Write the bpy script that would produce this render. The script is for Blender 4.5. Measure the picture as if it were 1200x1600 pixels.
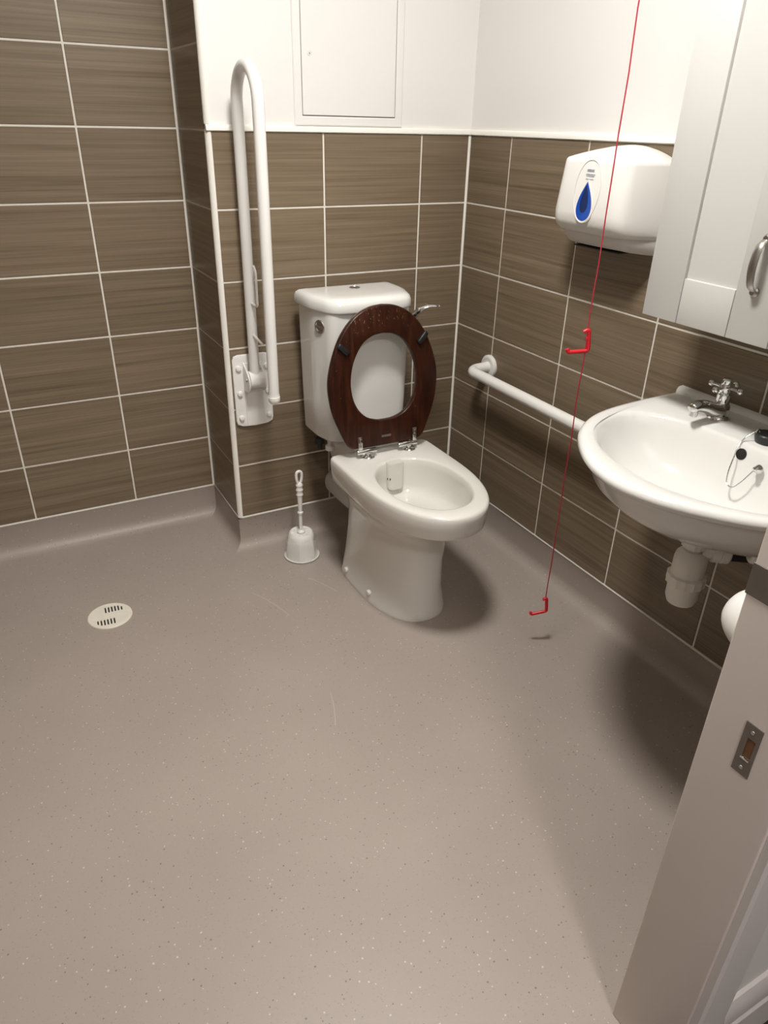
import bpy, bmesh, math, random
from mathutils import Vector, Matrix, noise
random.seed(7)
for o in list(bpy.data.objects): bpy.data.objects.remove(o, do_unlink=True)
S = bpy.context.scene
COL = S.collection
PI = math.pi
sin, cos = math.sin, math.cos

# ------------------------------------------------------------------ camera
cam = bpy.data.objects.new('camera', bpy.data.cameras.new('camera'))
COL.objects.link(cam)
cam.data.sensor_fit = 'VERTICAL'
cam.data.sensor_height = 32.0
cam.data.sensor_width = 24.0
cam.data.lens = 1120.636 / 1600 * 32.0
cam.data.clip_start = 0.02
Rr = (0.88070919, -0.47318599, 0.02112694)
Rd = (-0.20959357, -0.42932558, -0.87849308)
Rf = (0.42476095, 0.76926885, -0.47728772)
cam.matrix_world = Matrix(((Rr[0], -Rd[0], -Rf[0], -1.5465291),
                           (Rr[1], -Rd[1], -Rf[1], -2.26325812),
                           (Rr[2], -Rd[2], -Rf[2], 1.4098143), (0, 0, 0, 1)))
S.camera = cam
# ------------------------------------------------------------------ world, exposure
W = bpy.data.worlds.new('world'); S.world = W
W.use_nodes = True
W.node_tree.nodes['Background'].inputs[0].default_value = (0.9, 0.92, 1.0, 1)
W.node_tree.nodes['Background'].inputs[1].default_value = 0.02
S.view_settings.view_transform = 'Standard'
S.view_settings.look = 'None'
S.view_settings.gamma = 1.0
S.view_settings.use_curve_mapping = False
S.view_settings.exposure = 0.12
LAMP_E = 142.0        # emission of the bathroom ceiling lamp's diffuser
HALL_E = 150.0         # emission of the hall lamp's diffuser

# ------------------------------------------------------------------ helpers
def link(o):
    COL.objects.link(o); return o

def world_loc(o):
    v = Vector((0, 0, 0))
    while o is not None:
        v = v + o.location; o = o.parent
    return v

def tag(o, label=None, cat=None, group=None, kind=None):
    if label: o['label'] = label
    if cat: o['category'] = cat
    if group: o['group'] = group
    if kind: o['kind'] = kind
    return o

def thing(name, loc, label, cat, group=None):
    o = link(bpy.data.objects.new(name, None))
    o.location = loc; o.empty_display_size = 0.05
    return tag(o, label, cat, group)

def finish(name, bm, mat, parent=None, loc=None, smooth=35, label=None):
    """bm in world coordinates -> one mesh object; origin at the parent's (or loc)"""
    bmesh.ops.recalc_face_normals(bm, faces=bm.faces[:])
    me = bpy.data.meshes.new(name)
    org = world_loc(parent) if parent is not None else Vector(loc or (0, 0, 0))
    bm.transform(Matrix.Translation(-org))
    bm.to_mesh(me); bm.free()
    me.materials.append(mat)
    if smooth:
        for p in me.polygons: p.use_smooth = True
        me.set_sharp_from_angle(angle=math.radians(smooth))
    o = link(bpy.data.objects.new(name, me))
    if parent is not None: o.parent = parent
    else: o.location = org
    if label: o['label'] = label
    return o

def box(bm, x0, x1, y0, y1, z0, z1, bev=0.0, seg=2, M=None):
    r = bmesh.ops.create_cube(bm, size=1)
    vs = r['verts']
    bmesh.ops.scale(bm, verts=vs, vec=(x1-x0, y1-y0, z1-z0))
    bmesh.ops.translate(bm, verts=vs, vec=((x0+x1)/2, (y0+y1)/2, (z0+z1)/2))
    if bev > 0:
        es = list({e for v in vs for e in v.link_edges})
        r2 = bmesh.ops.bevel(bm, geom=es, offset=bev, segments=seg, affect='EDGES', profile=0.5)
        vs = list({v for v in r2['verts']} | {v for v in vs if v.is_valid})
    if M is not None: bmesh.ops.transform(bm, matrix=M, verts=[v for v in vs if v.is_valid])
    return bm

def nbox(*a, **k):
    return box(bmesh.new(), *a, **k)

def loft(bm, rings, cap0=True, cap1=True, closed=True):
    vr = [[bm.verts.new(p) for p in r] for r in rings]
    n = len(rings[0])
    for a, b in zip(vr, vr[1:]):
        for i in range(n if closed else n-1):
            j = (i+1) % n
            bm.faces.new((a[i], a[j], b[j], b[i]))
    if cap0: bm.faces.new(vr[0][::-1])
    if cap1: bm.faces.new(vr[-1])
    return bm

def frame_for(d):
    d = Vector(d).normalized()
    up = Vector((0, 0, 1)) if abs(d.z) < 0.95 else Vector((1, 0, 0))
    a = d.cross(up).normalized(); b = a.cross(d).normalized()
    return a, b, d

def lathe(bm, prof, base=(0, 0, 0), axis=(0, 0, 1), n=32, cap0=True, cap1=True):
    """prof: list of (radius, height along axis)"""
    a, b, d = frame_for(axis); base = Vector(base)
    rings = [[base + d*h + (a*cos(2*PI*i/n) + b*sin(2*PI*i/n))*max(r, 1e-4) for i in range(n)] for r, h in prof]
    return loft(bm, rings, cap0, cap1)

def tube(bm, pts, r, n=16, caps=True):
    pts = [Vector(p) for p in pts]
    rs = r if isinstance(r, (list, tuple)) else [r]*len(pts)
    tang = []
    for i in range(len(pts)):
        p0 = pts[max(i-1, 0)]; p1 = pts[min(i+1, len(pts)-1)]
        tang.append((p1-p0).normalized())
    a, b, d = frame_for(tang[0])
    rings = []
    for i, p in enumerate(pts):
        t = tang[i]
        a = (a - t*a.dot(t)).normalized(); b = t.cross(a)
        rings.append([p + (a*cos(2*PI*k/n) + b*sin(2*PI*k/n))*rs[i] for k in range(n)])
    return loft(bm, rings, caps, caps)

def fillet(pts, rad, seg=8):
    """round the inner corners of a polyline"""
    pts = [Vector(p) for p in pts]; out = [pts[0]]
    for i in range(1, len(pts)-1):
        p, u, v = pts[i], (pts[i-1]-pts[i]), (pts[i+1]-pts[i])
        lu, lv = u.length, v.length; u.normalize(); v.normalize()
        ang = u.angle(v); tl = min(rad/math.tan(ang/2), lu*0.49, lv*0.49)
        A, B = p+u*tl, p+v*tl
        for k in range(seg+1):
            t = k/seg
            out.append(A*(1-t)**2 + p*2*t*(1-t)*1.0 + B*t*t)
    out.append(pts[-1]); return out

def bez(P, n):
    """Catmull-Rom through P"""
    P = [Vector(p) for p in P]; out = []
    Q = [P[0]*2-P[1]] + P + [P[-1]*2-P[-2]]
    for i in range(1, len(Q)-2):
        for k in range(n):
            t = k/n
            out.append(0.5*((2*Q[i]) + (Q[i+1]-Q[i-1])*t + (2*Q[i-1]-5*Q[i]+4*Q[i+1]-Q[i+2])*t*t + (3*Q[i]-Q[i-1]-3*Q[i+1]+Q[i+2])*t**3))
    out.append(P[-1]); return out

def dring(z, cx, cy, a, front, back, nf=2.2, nb=2.2, n=72):
    """plan outline: half width a about cx, reaching y=front (-y) and y=back (+y)"""
    out = []
    for i in range(n):
        t = 2*PI*i/n; c, s = cos(t), sin(t)
        e = nb if s > 0 else nf
        x = a*math.copysign(abs(c)**(2/e), c)
        y = (back-cy)*abs(s)**(2/e) if s > 0 else (front-cy)*abs(s)**(2/e)
        out.append(Vector((cx+x, cy+y, z)))
    return out

def round_poly(pts, rads, seg=5):
    out = []; n = len(pts)
    for i in range(n):
        p = Vector(pts[i]).to_3d(); u = Vector(pts[i-1]).to_3d()-p; v = Vector(pts[(i+1) % n]).to_3d()-p
        tl = min(rads[i], u.length*0.49, v.length*0.49)
        A, B = p+u.normalized()*tl, p+v.normalized()*tl
        for k in range(seg+1):
            t = k/seg; out.append(A*(1-t)**2+p*2*t*(1-t)+B*t*t)
    return out

def plate2d(loops, thick, bev=0.0, res=2):
    """filled 2D outline with holes -> mesh data, z from -thick/2 to thick/2"""
    cu = bpy.data.curves.new('outline', 'CURVE'); cu.dimensions = '2D'; cu.fill_mode = 'BOTH'
    cu.extrude = max(thick/2-bev, 0.0); cu.bevel_depth = bev; cu.bevel_resolution = res
    for L in loops:
        sp = cu.splines.new('POLY'); sp.points.add(len(L)-1)
        for q, (x, y) in zip(sp.points, L): q.co = (x, y, 0, 1)
        sp.use_cyclic_u = True
    ob = link(bpy.data.objects.new('outline', cu))
    dg = bpy.context.evaluated_depsgraph_get()
    me = bpy.data.meshes.new_from_object(ob.evaluated_get(dg))
    bm = bmesh.new(); bm.from_mesh(me)
    bmesh.ops.remove_doubles(bm, verts=bm.verts[:], dist=1e-6)
    bpy.data.objects.remove(ob); bpy.data.curves.remove(cu); bpy.data.meshes.remove(me)
    return bm

def ell(cx, cy, a, b, n=40):
    return [(cx+a*cos(2*PI*i/n), cy+b*sin(2*PI*i/n)) for i in range(n)]

# ------------------------------------------------------------------ materials
def pmat(name, col, rough=0.5, metal=0.0, spec=0.5, coat=0.0, var=0.03, vscale=12.0, bump=0.0, bscale=60.0, trans=0.0, ior=1.45, emit=None):
    m = bpy.data.materials.new(name); m.use_nodes = True
    nt = m.node_tree; N = nt.nodes; L = nt.links
    b = N['Principled BSDF']
    b.inputs['Roughness'].default_value = rough
    b.inputs['Metallic'].default_value = metal
    b.inputs['Specular IOR Level'].default_value = spec
    b.inputs['Coat Weight'].default_value = coat
    b.inputs['Transmission Weight'].default_value = trans
    b.inputs['IOR'].default_value = ior
    g = N.new('ShaderNodeNewGeometry')
    no = N.new('ShaderNodeTexNoise'); no.inputs['Scale'].default_value = vscale; no.inputs['Detail'].default_value = 4
    L.new(g.outputs['Position'], no.inputs['Vector'])
    mx = N.new('ShaderNodeMix'); mx.data_type = 'RGBA'
    mx.inputs[6].default_value = tuple(c*(1-var) for c in col)+(1,)
    mx.inputs[7].default_value = tuple(min(c*(1+var), 1) for c in col)+(1,)
    L.new(no.outputs['Fac'], mx.inputs[0]); L.new(mx.outputs[2], b.inputs['Base Color'])
    if bump:
        n2 = N.new('ShaderNodeTexNoise'); n2.inputs['Scale'].default_value = bscale; n2.inputs['Detail'].default_value = 6
        L.new(g.outputs['Position'], n2.inputs['Vector'])
        bp = N.new('ShaderNodeBump'); bp.inputs['Strength'].default_value = bump; bp.inputs['Distance'].default_value = 0.002
        L.new(n2.outputs['Fac'], bp.inputs['Height']); L.new(bp.outputs['Normal'], b.inputs['Normal'])
    if emit:
        b.inputs['Emission Color'].default_value = emit[0]+(1,)
        b.inputs['Emission Strength'].default_value = emit[1]
    return m

def math_node(N, L, op, a, b=None, c=None):
    n = N.new('ShaderNodeMath'); n.operation = op
    for i, v in enumerate((a, b, c)):
        if v is None: continue
        if isinstance(v, (int, float)): n.inputs[i].default_value = v
        else: L.new(v, n.inputs[i])
    return n.outputs[0]

def ramp(N, L, fac, stops):
    r = N.new('ShaderNodeValToRGB'); L.new(fac, r.inputs[0])
    e = r.color_ramp.elements
    while len(e) < len(stops): e.new(0.5)
    for q, (p, c) in zip(e, stops):
        q.position = p; q.color = tuple(c)+(1,)
    return r.outputs[0]

def mixc(N, L, fac, a, b, mode='MIX'):
    m = N.new('ShaderNodeMix'); m.data_type = 'RGBA'; m.blend_type = mode
    for i, v in ((0, fac), (6, a), (7, b)):
        if isinstance(v, (int, float)): m.inputs[i].default_value = v
        elif isinstance(v, tuple): m.inputs[i].default_value = v+(1,)
        else: L.new(v, m.inputs[i])
    return m.outputs[2]

def tile_mat():
    m = bpy.data.materials.new('brown_linear_tile'); m.use_nodes = True
    nt = m.node_tree; N = nt.nodes; L = nt.links; b = N['Principled BSDF']
    g = N.new('ShaderNodeNewGeometry'); oi = N.new('ShaderNodeObjectInfo')
    mp = N.new('ShaderNodeMapping'); mp.inputs['Scale'].default_value = (0.85, 0.85, 62)
    L.new(g.outputs['Position'], mp.inputs['Vector'])
    ad = N.new('ShaderNodeVectorMath'); ad.operation = 'ADD'
    cb = N.new('ShaderNodeCombineXYZ')
    L.new(math_node(N, L, 'MULTIPLY', oi.outputs['Random'], 43.0), cb.inputs[0])
    L.new(math_node(N, L, 'MULTIPLY', oi.outputs['Random'], 91.0), cb.inputs[2])
    L.new(mp.outputs[0], ad.inputs[0]); L.new(cb.outputs[0], ad.inputs[1])
    n1 = N.new('ShaderNodeTexNoise'); n1.inputs['Scale'].default_value = 1.0; n1.inputs['Detail'].default_value = 5; n1.inputs['Roughness'].default_value = 0.65
    n2 = N.new('ShaderNodeTexNoise'); n2.inputs['Scale'].default_value = 3.4; n2.inputs['Detail'].default_value = 4
    L.new(ad.outputs[0], n1.inputs['Vector']); L.new(ad.outputs[0], n2.inputs['Vector'])
    f = math_node(N, L, 'ADD', math_node(N, L, 'MULTIPLY', n1.outputs['Fac'], 0.62), math_node(N, L, 'MULTIPLY', n2.outputs['Fac'], 0.38))
    c = ramp(N, L, f, [(0.27, TILE[0]), (0.44, TILE[1]), (0.58, TILE[2]), (0.76, TILE[3])])
    v = math_node(N, L, 'ADD', math_node(N, L, 'MULTIPLY', oi.outputs['Random'], 0.14), 0.93)
    hs = N.new('ShaderNodeHueSaturation'); L.new(c, hs.inputs['Color']); L.new(v, hs.inputs['Value'])
    L.new(hs.outputs[0], b.inputs['Base Color'])
    b.inputs['Roughness'].default_value = 0.36
    b.inputs['Specular IOR Level'].default_value = 0.45
    bp = N.new('ShaderNodeBump'); bp.inputs['Strength'].default_value = 0.06; bp.inputs['Distance'].default_value = 0.001
    L.new(f, bp.inputs['Height']); L.new(bp.outputs[0], b.inputs['Normal'])
    return m

def vinyl_mat():
    m = bpy.data.materials.new('speckled_safety_vinyl'); m.use_nodes = True
    nt = m.node_tree; N = nt.nodes; L = nt.links; b = N['Principled BSDF']
    g = N.new('ShaderNodeNewGeometry'); P = g.outputs['Position']
    n1 = N.new('ShaderNodeTexNoise'); n1.inputs['Scale'].default_value = 2.4; n1.inputs['Detail'].default_value = 5; L.new(P, n1.inputs['Vector'])
    n2 = N.new('ShaderNodeTexNoise'); n2.inputs['Scale'].default_value = 420; n2.inputs['Detail'].default_value = 2; L.new(P, n2.inputs['Vector'])
    base = ramp(N, L, n1.outputs['Fac'], [(0.3, VINYL[0]), (0.7, VINYL[1])])
    base = mixc(N, L, math_node(N, L, 'MULTIPLY', n2.outputs['Fac'], 0.16), base, (0.16, 0.13, 0.11))
    def flecks(scale, thr, keep, off):
        mp = N.new('ShaderNodeMapping'); mp.inputs['Location'].default_value = off
        L.new(P, mp.inputs['Vector'])
        v = N.new('ShaderNodeTexVoronoi'); v.inputs['Scale'].default_value = scale; L.new(mp.outputs[0], v.inputs['Vector'])
        sp = N.new('ShaderNodeSeparateColor'); L.new(v.outputs['Color'], sp.inputs[0])
        k = math_node(N, L, 'LESS_THAN', sp.outputs[0], keep)
        size = math_node(N, L, 'MULTIPLY', sp.outputs[1], thr)
        return math_node(N, L, 'MULTIPLY', k, math_node(N, L, 'LESS_THAN', v.outputs['Distance'], size))
    base = mixc(N, L, math_node(N, L, 'MULTIPLY', flecks(120, 0.24, 0.30, (0, 0, 0.004)), 0.55), base, (0.055, 0.045, 0.04))
    base = mixc(N, L, math_node(N, L, 'MULTIPLY', flecks(115, 0.24, 0.28, (3.1, 1.7, 0.5)), 0.5), base, (0.78, 0.74, 0.68))
    base = mixc(N, L, math_node(N, L, 'MULTIPLY', flecks(260, 0.36, 0.4, (1.1, 4.7, 0.2)), 0.2), base, (0.10, 0.08, 0.07))
    # two pale scuffs in the vinyl
    def scuff(ax, ay, bx, by, w):
        s = N.new('ShaderNodeSeparateXYZ'); L.new(P, s.inputs[0])
        dx, dy = bx-ax, by-ay; l = math.hypot(dx, dy); ux, uy = dx/l, dy/l
        px = math_node(N, L, 'SUBTRACT', s.outputs[0], ax); py = math_node(N, L, 'SUBTRACT', s.outputs[1], ay)
        al = math_node(N, L, 'ADD', math_node(N, L, 'MULTIPLY', px, ux), math_node(N, L, 'MULTIPLY', py, uy))
        ac = math_node(N, L, 'ADD', math_node(N, L, 'MULTIPLY', px, -uy), math_node(N, L, 'MULTIPLY', py, ux))
        bow = math_node(N, L, 'MULTIPLY', math_node(N, L, 'MULTIPLY', al, math_node(N, L, 'SUBTRACT', l, al)), 0.9)
        near = math_node(N, L, 'LESS_THAN', math_node(N, L, 'ABSOLUTE', math_node(N, L, 'SUBTRACT', ac, bow)), w)
        ins = math_node(N, L, 'MULTIPLY', math_node(N, L, 'GREATER_THAN', al, 0.0), math_node(N, L, 'LESS_THAN', al, l))
        return math_node(N, L, 'MULTIPLY', near, ins)
    for q in SCUFFS:
        base = mixc(N, L, math_node(N, L, 'MULTIPLY', scuff(*q), 0.33), base, (0.72, 0.66, 0.58))
    L.new(base, b.inputs['Base Color'])
    b.inputs['Roughness'].default_value = 0.42
    b.inputs['Specular IOR Level'].default_value = 0.4
    bp = N.new('ShaderNodeBump'); bp.inputs['Strength'].default_value = 0.12; bp.inputs['Distance'].default_value = 0.0008
    L.new(n2.outputs['Fac'], bp.inputs['Height']); L.new(bp.outputs[0], b.inputs['Normal'])
    return m

def wood_mat():
    m = bpy.data.materials.new('mahogany_stained_wood'); m.use_nodes = True
    nt = m.node_tree; N = nt.nodes; L = nt.links; b = N['Principled BSDF']
    g = N.new('ShaderNodeNewGeometry'); P = g.outputs['Position']
    mp = N.new('ShaderNodeMapping'); mp.inputs['Scale'].default_value = (60, 60, 5); L.new(P, mp.inputs['Vector'])
    n1 = N.new('ShaderNodeTexNoise'); n1.inputs['Scale'].default_value = 1; n1.inputs['Detail'].default_value = 6; n1.inputs['Distortion'].default_value = 0.6
    L.new(mp.outputs[0], n1.inputs['Vector'])
    c = ramp(N, L, n1.outputs['Fac'], [(0.3, (0.015, 0.0040, 0.0019)), (0.55, (0.034, 0.0092, 0.0040)), (0.75, (0.062, 0.0185, 0.0075))])
    # worn flecks near the top of the ring
    mp2 = N.new('ShaderNodeMapping'); mp2.inputs['Scale'].default_value = (330, 330, 95); L.new(P, mp2.inputs['Vector'])
    n2 = N.new('ShaderNodeTexNoise'); n2.inputs['Scale'].default_value = 1; n2.inputs['Detail'].default_value = 2; L.new(mp2.outputs[0], n2.inputs['Vector'])
    s = N.new('ShaderNodeSeparateXYZ'); L.new(P, s.inputs[0])
    zz = N.new('ShaderNodeMapRange'); zz.inputs[1].default_value = 0.83; zz.inputs[2].default_value = 0.90; zz.inputs[3].default_value = 0.0; zz.inputs[4].default_value = 0.09
    L.new(s.outputs[2], zz.inputs[0])
    k = math_node(N, L, 'GREATER_THAN', math_node(N, L, 'ADD', n2.outputs['Fac'], zz.outputs[0]), 0.76)
    c = mixc(N, L, math_node(N, L, 'MULTIPLY', k, 0.6), c, (0.42, 0.26, 0.15))
    L.new(c, b.inputs['Base Color'])
    b.inputs['Roughness'].default_value = 0.30
    b.inputs['Specular IOR Level'].default_value = 0.3
    return m

TILE = [(0.098, 0.068, 0.041), (0.168, 0.125, 0.080), (0.218, 0.168, 0.112), (0.292, 0.234, 0.164)]
VINYL = [(0.375, 0.322, 0.283), (0.415, 0.360, 0.318)]
SCUFFS = [(-0.965, -0.300, -0.900, -0.475, 0.0012), (-0.760, -0.300, -0.705, -0.420, 0.0012), (-0.93, -0.86, -0.97, -0.98, 0.0009)]
M_TILE = tile_mat()
M_VINYL = vinyl_mat()
M_WOOD = wood_mat()
M_PAINT = pmat('white_emulsion', (0.77, 0.76, 0.735), 0.6, var=0.012, vscale=3, bump=0.05, bscale=220)
M_CEIL = pmat('ceiling_white', (0.82, 0.81, 0.79), 0.8, var=0.01)
M_GROUT = pmat('pale_grout', (0.76, 0.73, 0.66), 0.8, var=0.07, vscale=40, bump=0.2, bscale=300)
M_TRIM = pmat('white_plastic_trim', (0.84, 0.82, 0.76), 0.35, var=0.02)
M_GLOSS = pmat('grey_white_gloss_paint', (0.76, 0.69, 0.64), 0.42, var=0.03, vscale=6, bump=0.08, bscale=35)
M_ARCH = pmat('architrave_white', (0.68, 0.65, 0.64), 0.4, var=0.02)
M_SKIRT = pmat('skirting_white', (0.74, 0.70, 0.68), 0.35, var=0.03, bump=0.1)
M_HALLW = pmat('hall_wall_paint', (0.62, 0.60, 0.57), 0.7, var=0.015)
M_HALLF = pmat('dark_hall_carpet', (0.035, 0.025, 0.022), 0.95, var=0.4, vscale=200, bump=0.5, bscale=500)
M_CER = pmat('white_ceramic', (0.74, 0.735, 0.705), 0.10, coat=0.3, var=0.008)
M_CERP = pmat('cream_ceramic_pan', (0.70, 0.685, 0.635), 0.12, coat=0.3, var=0.01)
M_PLAS = pmat('white_plastic', (0.80, 0.79, 0.75), 0.30, var=0.01)
M_PLASG = pmat('greyed_white_plastic', (0.66, 0.63, 0.59), 0.4, var=0.03)
M_COAT = pmat('white_powder_coat', (0.80, 0.79, 0.755), 0.28, var=0.01)
M_CAB = pmat('off_white_foil_door', (0.55, 0.543, 0.52), 0.42, var=0.01)
M_CHROME = pmat('chrome', (0.70, 0.70, 0.70), 0.08, metal=1.0, var=0.02)
M_STEEL = pmat('brushed_steel', (0.46, 0.44, 0.41), 0.34, metal=1.0, var=0.06, vscale=80)
M_DULL = pmat('dull_grey_metal', (0.19, 0.17, 0.15), 0.45, metal=0.6, var=0.12, vscale=40)
M_BLACK = pmat('black_rubber', (0.012, 0.012, 0.013), 0.4, var=0.1)
M_DARK = pmat('recess_shade_black', (0.012, 0.010, 0.009), 0.8, var=0.1)  # near-black colour stands for the shade inside holes, slot and drain
M_RUST = pmat('bare_timber_recess', (0.16, 0.07, 0.03), 0.8, var=0.3, vscale=90)
M_RED = pmat('red_plastic', (0.60, 0.010, 0.022), 0.32, var=0.03)
M_CORD = pmat('red_cord', (0.42, 0.025, 0.045), 0.7, var=0.15, vscale=300)
M_BLUE = pmat('blue_translucent_window', (0.005, 0.07, 0.42), 0.08, coat=0.5, var=0.15, vscale=50)
M_BLUED = pmat('dark_blue_level', (0.004, 0.018, 0.10), 0.15, coat=0.5, var=0.2)
M_INK = pmat('grey_blue_print', (0.30, 0.32, 0.37), 0.6, var=0.05)
M_CLEAR = pmat('clear_plastic', (0.9, 0.9, 0.88), 0.08, trans=0.9, ior=1.4, var=0.01)
M_WATER = pmat('water', (0.93, 0.95, 0.94), 0.02, trans=1.0, ior=1.33, var=0.0)
M_DRAIN = pmat('cream_plastic_grate', (0.80, 0.765, 0.66), 0.4, var=0.03)
M_LAMP = pmat('lamp_diffuser', (0.9, 0.9, 0.88), 0.5, var=0.0, emit=((1.0, 0.966, 0.922), LAMP_E))
M_LAMPH = pmat('hall_lamp_diffuser', (0.9, 0.9, 0.88), 0.5, var=0.0, emit=((1.0, 0.93, 0.91), HALL_E))

M_CLEAR.node_tree.nodes['Principled BSDF'].inputs['Alpha'].default_value = 0.16
M_CLEAR.node_tree.nodes['Principled BSDF'].inputs['Transmission Weight'].default_value = 0.0

# ------------------------------------------------------------------ setting
TH, TW, G = 0.21, 0.3507773, 0.0058      # tile pitch and grout width
DZ = 1.3796                              # top of the half-height tiling
BZ = 0.125                               # bottom of the tiling = top of the coved vinyl
XW = -0.90267                            # outer corner of the boxed-in wall
YD = 0.31085                             # back of the alcove
XL = -2.36                               # far left wall
YF = -1.851                              # inner face of the door wall
YH = -1.985                              # hall face of the door wall (with architrave)
CZ = 2.45                                # ceiling
JX = -0.821                              # visible door jamb
JL = -1.80                               # other jamb

def struct(name, bm, mat, smooth=0):
    return tag(finish(name, bm, mat, smooth=smooth), kind='structure')

bm = nbox(XL-0.1, 0.1, YF-0.06, YD+0.1, -0.06, 0.0)
struct('floor', bm, M_VINYL)
struct('floor_hall', nbox(-2.9, 0.9, -3.6, YF-0.06, -0.06, 0.002), M_HALLF)
struct('ceiling', nbox(XL-0.1, 0.9, -3.6, YD+0.1, CZ, CZ+0.06), M_CEIL)
wl = struct('wall_left', nbox(XL-0.1, XW+0.009, YD+0.009, YD+0.1, 0, CZ), M_PAINT)
wr = struct('wall_return', nbox(XW+0.009, XW+0.06, 0.06, YD+0.1, 0, CZ), M_PAINT)
wb = struct('wall_back', nbox(XW+0.009, 0.1, 0.009, 0.06, 0, CZ), M_PAINT)
wg = struct('wall_right', nbox(0.009, 0.1, YF-0.12, 0.009, 0, CZ), M_PAINT)
struct('wall_far_left', nbox(XL-0.1, XL, YF-0.11, YD+0.1, 0, CZ), M_PAINT)
# door wall with its opening
def dw():
    b = nbox(JX+0.03, 0.1, YH+0.015, YF, 0, CZ)
    box(b, XL-0.1, JL-0.03, YH+0.015, YF, 0, CZ)
    box(b, JL-0.03, JX+0.03, YH+0.015, YF, 2.06, CZ)
    return b
struct('wall_front', dw(), M_PAINT)
struct('wall_hall', nbox(-2.9, 0.9, -3.66, -3.6, 0, CZ), M_HALLW)
struct('wall_hall_left', nbox(-2.96, -2.9, -3.6, YH+0.015, 0, CZ), M_HALLW)
struct('wall_hall_right', nbox(0.9, 0.96, -3.6, YH+0.015, 0, CZ), M_HALLW)

_tile_cache = {}
def tile_mesh(w, h, axis):
    key = (round(w, 4), round(h, 4), axis)
    if key not in _tile_cache:
        t = 0.0075
        if axis == 'x': b = nbox(-w/2, w/2, 0, t, -h/2, h/2, bev=0.0012, seg=1)
        elif axis == 'y': b = nbox(0, t, -w/2, w/2, -h/2, h/2, bev=0.0012, seg=1)
        me = bpy.data.meshes.new('tile'); bmesh.ops.recalc_face_normals(b, faces=b.faces[:]); b.to_mesh(me); b.free()
        me.materials.append(M_TILE); _tile_cache[key] = me
    return _tile_cache[key]

def tiles(parent, axis, cols, rows, plane):
    """cols: list of (a0, a1) along the wall; rows: (z0, z1); plane: coordinate of the tile face"""
    for a0, a1 in cols:
        for z0, z1 in rows:
            w, h = a1-a0-G, z1-z0-G
            o = link(bpy.data.objects.new('tile', tile_mesh(w, h, axis)))
            o.parent = parent
            j = random.uniform(-0.0004, 0.0004)
            o.location = ((a0+a1)/2, plane+j, (z0+z1)/2) if axis == 'x' else (plane+j, (a0+a1)/2, (z0+z1)/2)

lowrows = [(max(DZ-(r+1)*TH, BZ), DZ-r*TH) for r in range(6)]
highrows = [(DZ+r*TH, min(DZ+(r+1)*TH, CZ)) for r in range(6) if DZ+r*TH < CZ-0.03]
V2, V1 = -0.18834, -0.53911
T = 0.013
tiles(wb, 'x', [(XW+T, V1), (V1, V2), (V2, 0)], lowrows, 0.0)
finish('grout', nbox(XW+0.003, 0.0025, 0.0022, 0.009, BZ-0.004, DZ), M_GROUT, wb, smooth=0)
W1 = -0.22872
wc = [(W1, 0)] + [(W1-(k+1)*TW, W1-k*TW) for k in range(4)] + [(YF, W1-4*TW)]
tiles(wg, 'y', wc, lowrows, 0.0)
finish('grout', nbox(0.0022, 0.009, YF, 0.0025, BZ-0.004, DZ), M_GROUT, wg, smooth=0)
U1 = XW-0.30358
uc = [(U1, XW)] + [(U1-(k+1)*TW, U1-k*TW) for k in range(3)] + [(XL, U1-3*TW)]
tiles(wl, 'x', uc, lowrows+highrows, YD)
finish('grout', nbox(XL, XW+0.003, YD+0.0022, YD+0.009, BZ-0.004, CZ), M_GROUT, wl, smooth=0)
# return of the boxing: tiles face -x
def return_tiles():
    for z0, z1 in lowrows+highrows:
        w, h = YD-T-G, z1-z0-G
        b = nbox(XW, XW+0.0075, T+G/2, YD-G/2, z0+G/2, z1-G/2, bev=0.0012, seg=1)
        finish('tile', b, M_TILE, wr, smooth=0)
return_tiles()
finish('grout', nbox(XW+0.0022, XW+0.009, 0.003, YD+0.003, BZ-0.004, CZ), M_GROUT, wr, smooth=0)

wfl = bpy.data.objects['wall_far_left']; wfr = bpy.data.objects['wall_front']  # tiling on these two walls is out of view, added to darken the bounced light
fc = [(YF+k*TW, min(YF+(k+1)*TW, YD)) for k in range(7) if YD-(YF+k*TW) > 0.05]
for a0, a1 in fc:
    for z0, z1 in lowrows+highrows:
        o = link(bpy.data.objects.new('tile', tile_mesh(a1-a0-G, z1-z0-G, 'y'))); o.parent = wfl
        o.location = (XL+0.0005, (a0+a1)/2, (z0+z1)/2)
for a0, a1 in [(JX+0.032, JX+0.032+TW), (JX+0.032+TW, JX+0.032+2*TW), (JX+0.032+2*TW, 0.0), (XL+0.01, XL+0.01+TW), (XL+0.01+TW, JL-0.032)]:
    for z0, z1 in lowrows:
        o = link(bpy.data.objects.new('tile', tile_mesh(a1-a0-G, z1-z0-G, 'x'))); o.parent = wfr
        o.location = ((a0+a1)/2, YF+0.0004, (z0+z1)/2)
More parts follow.
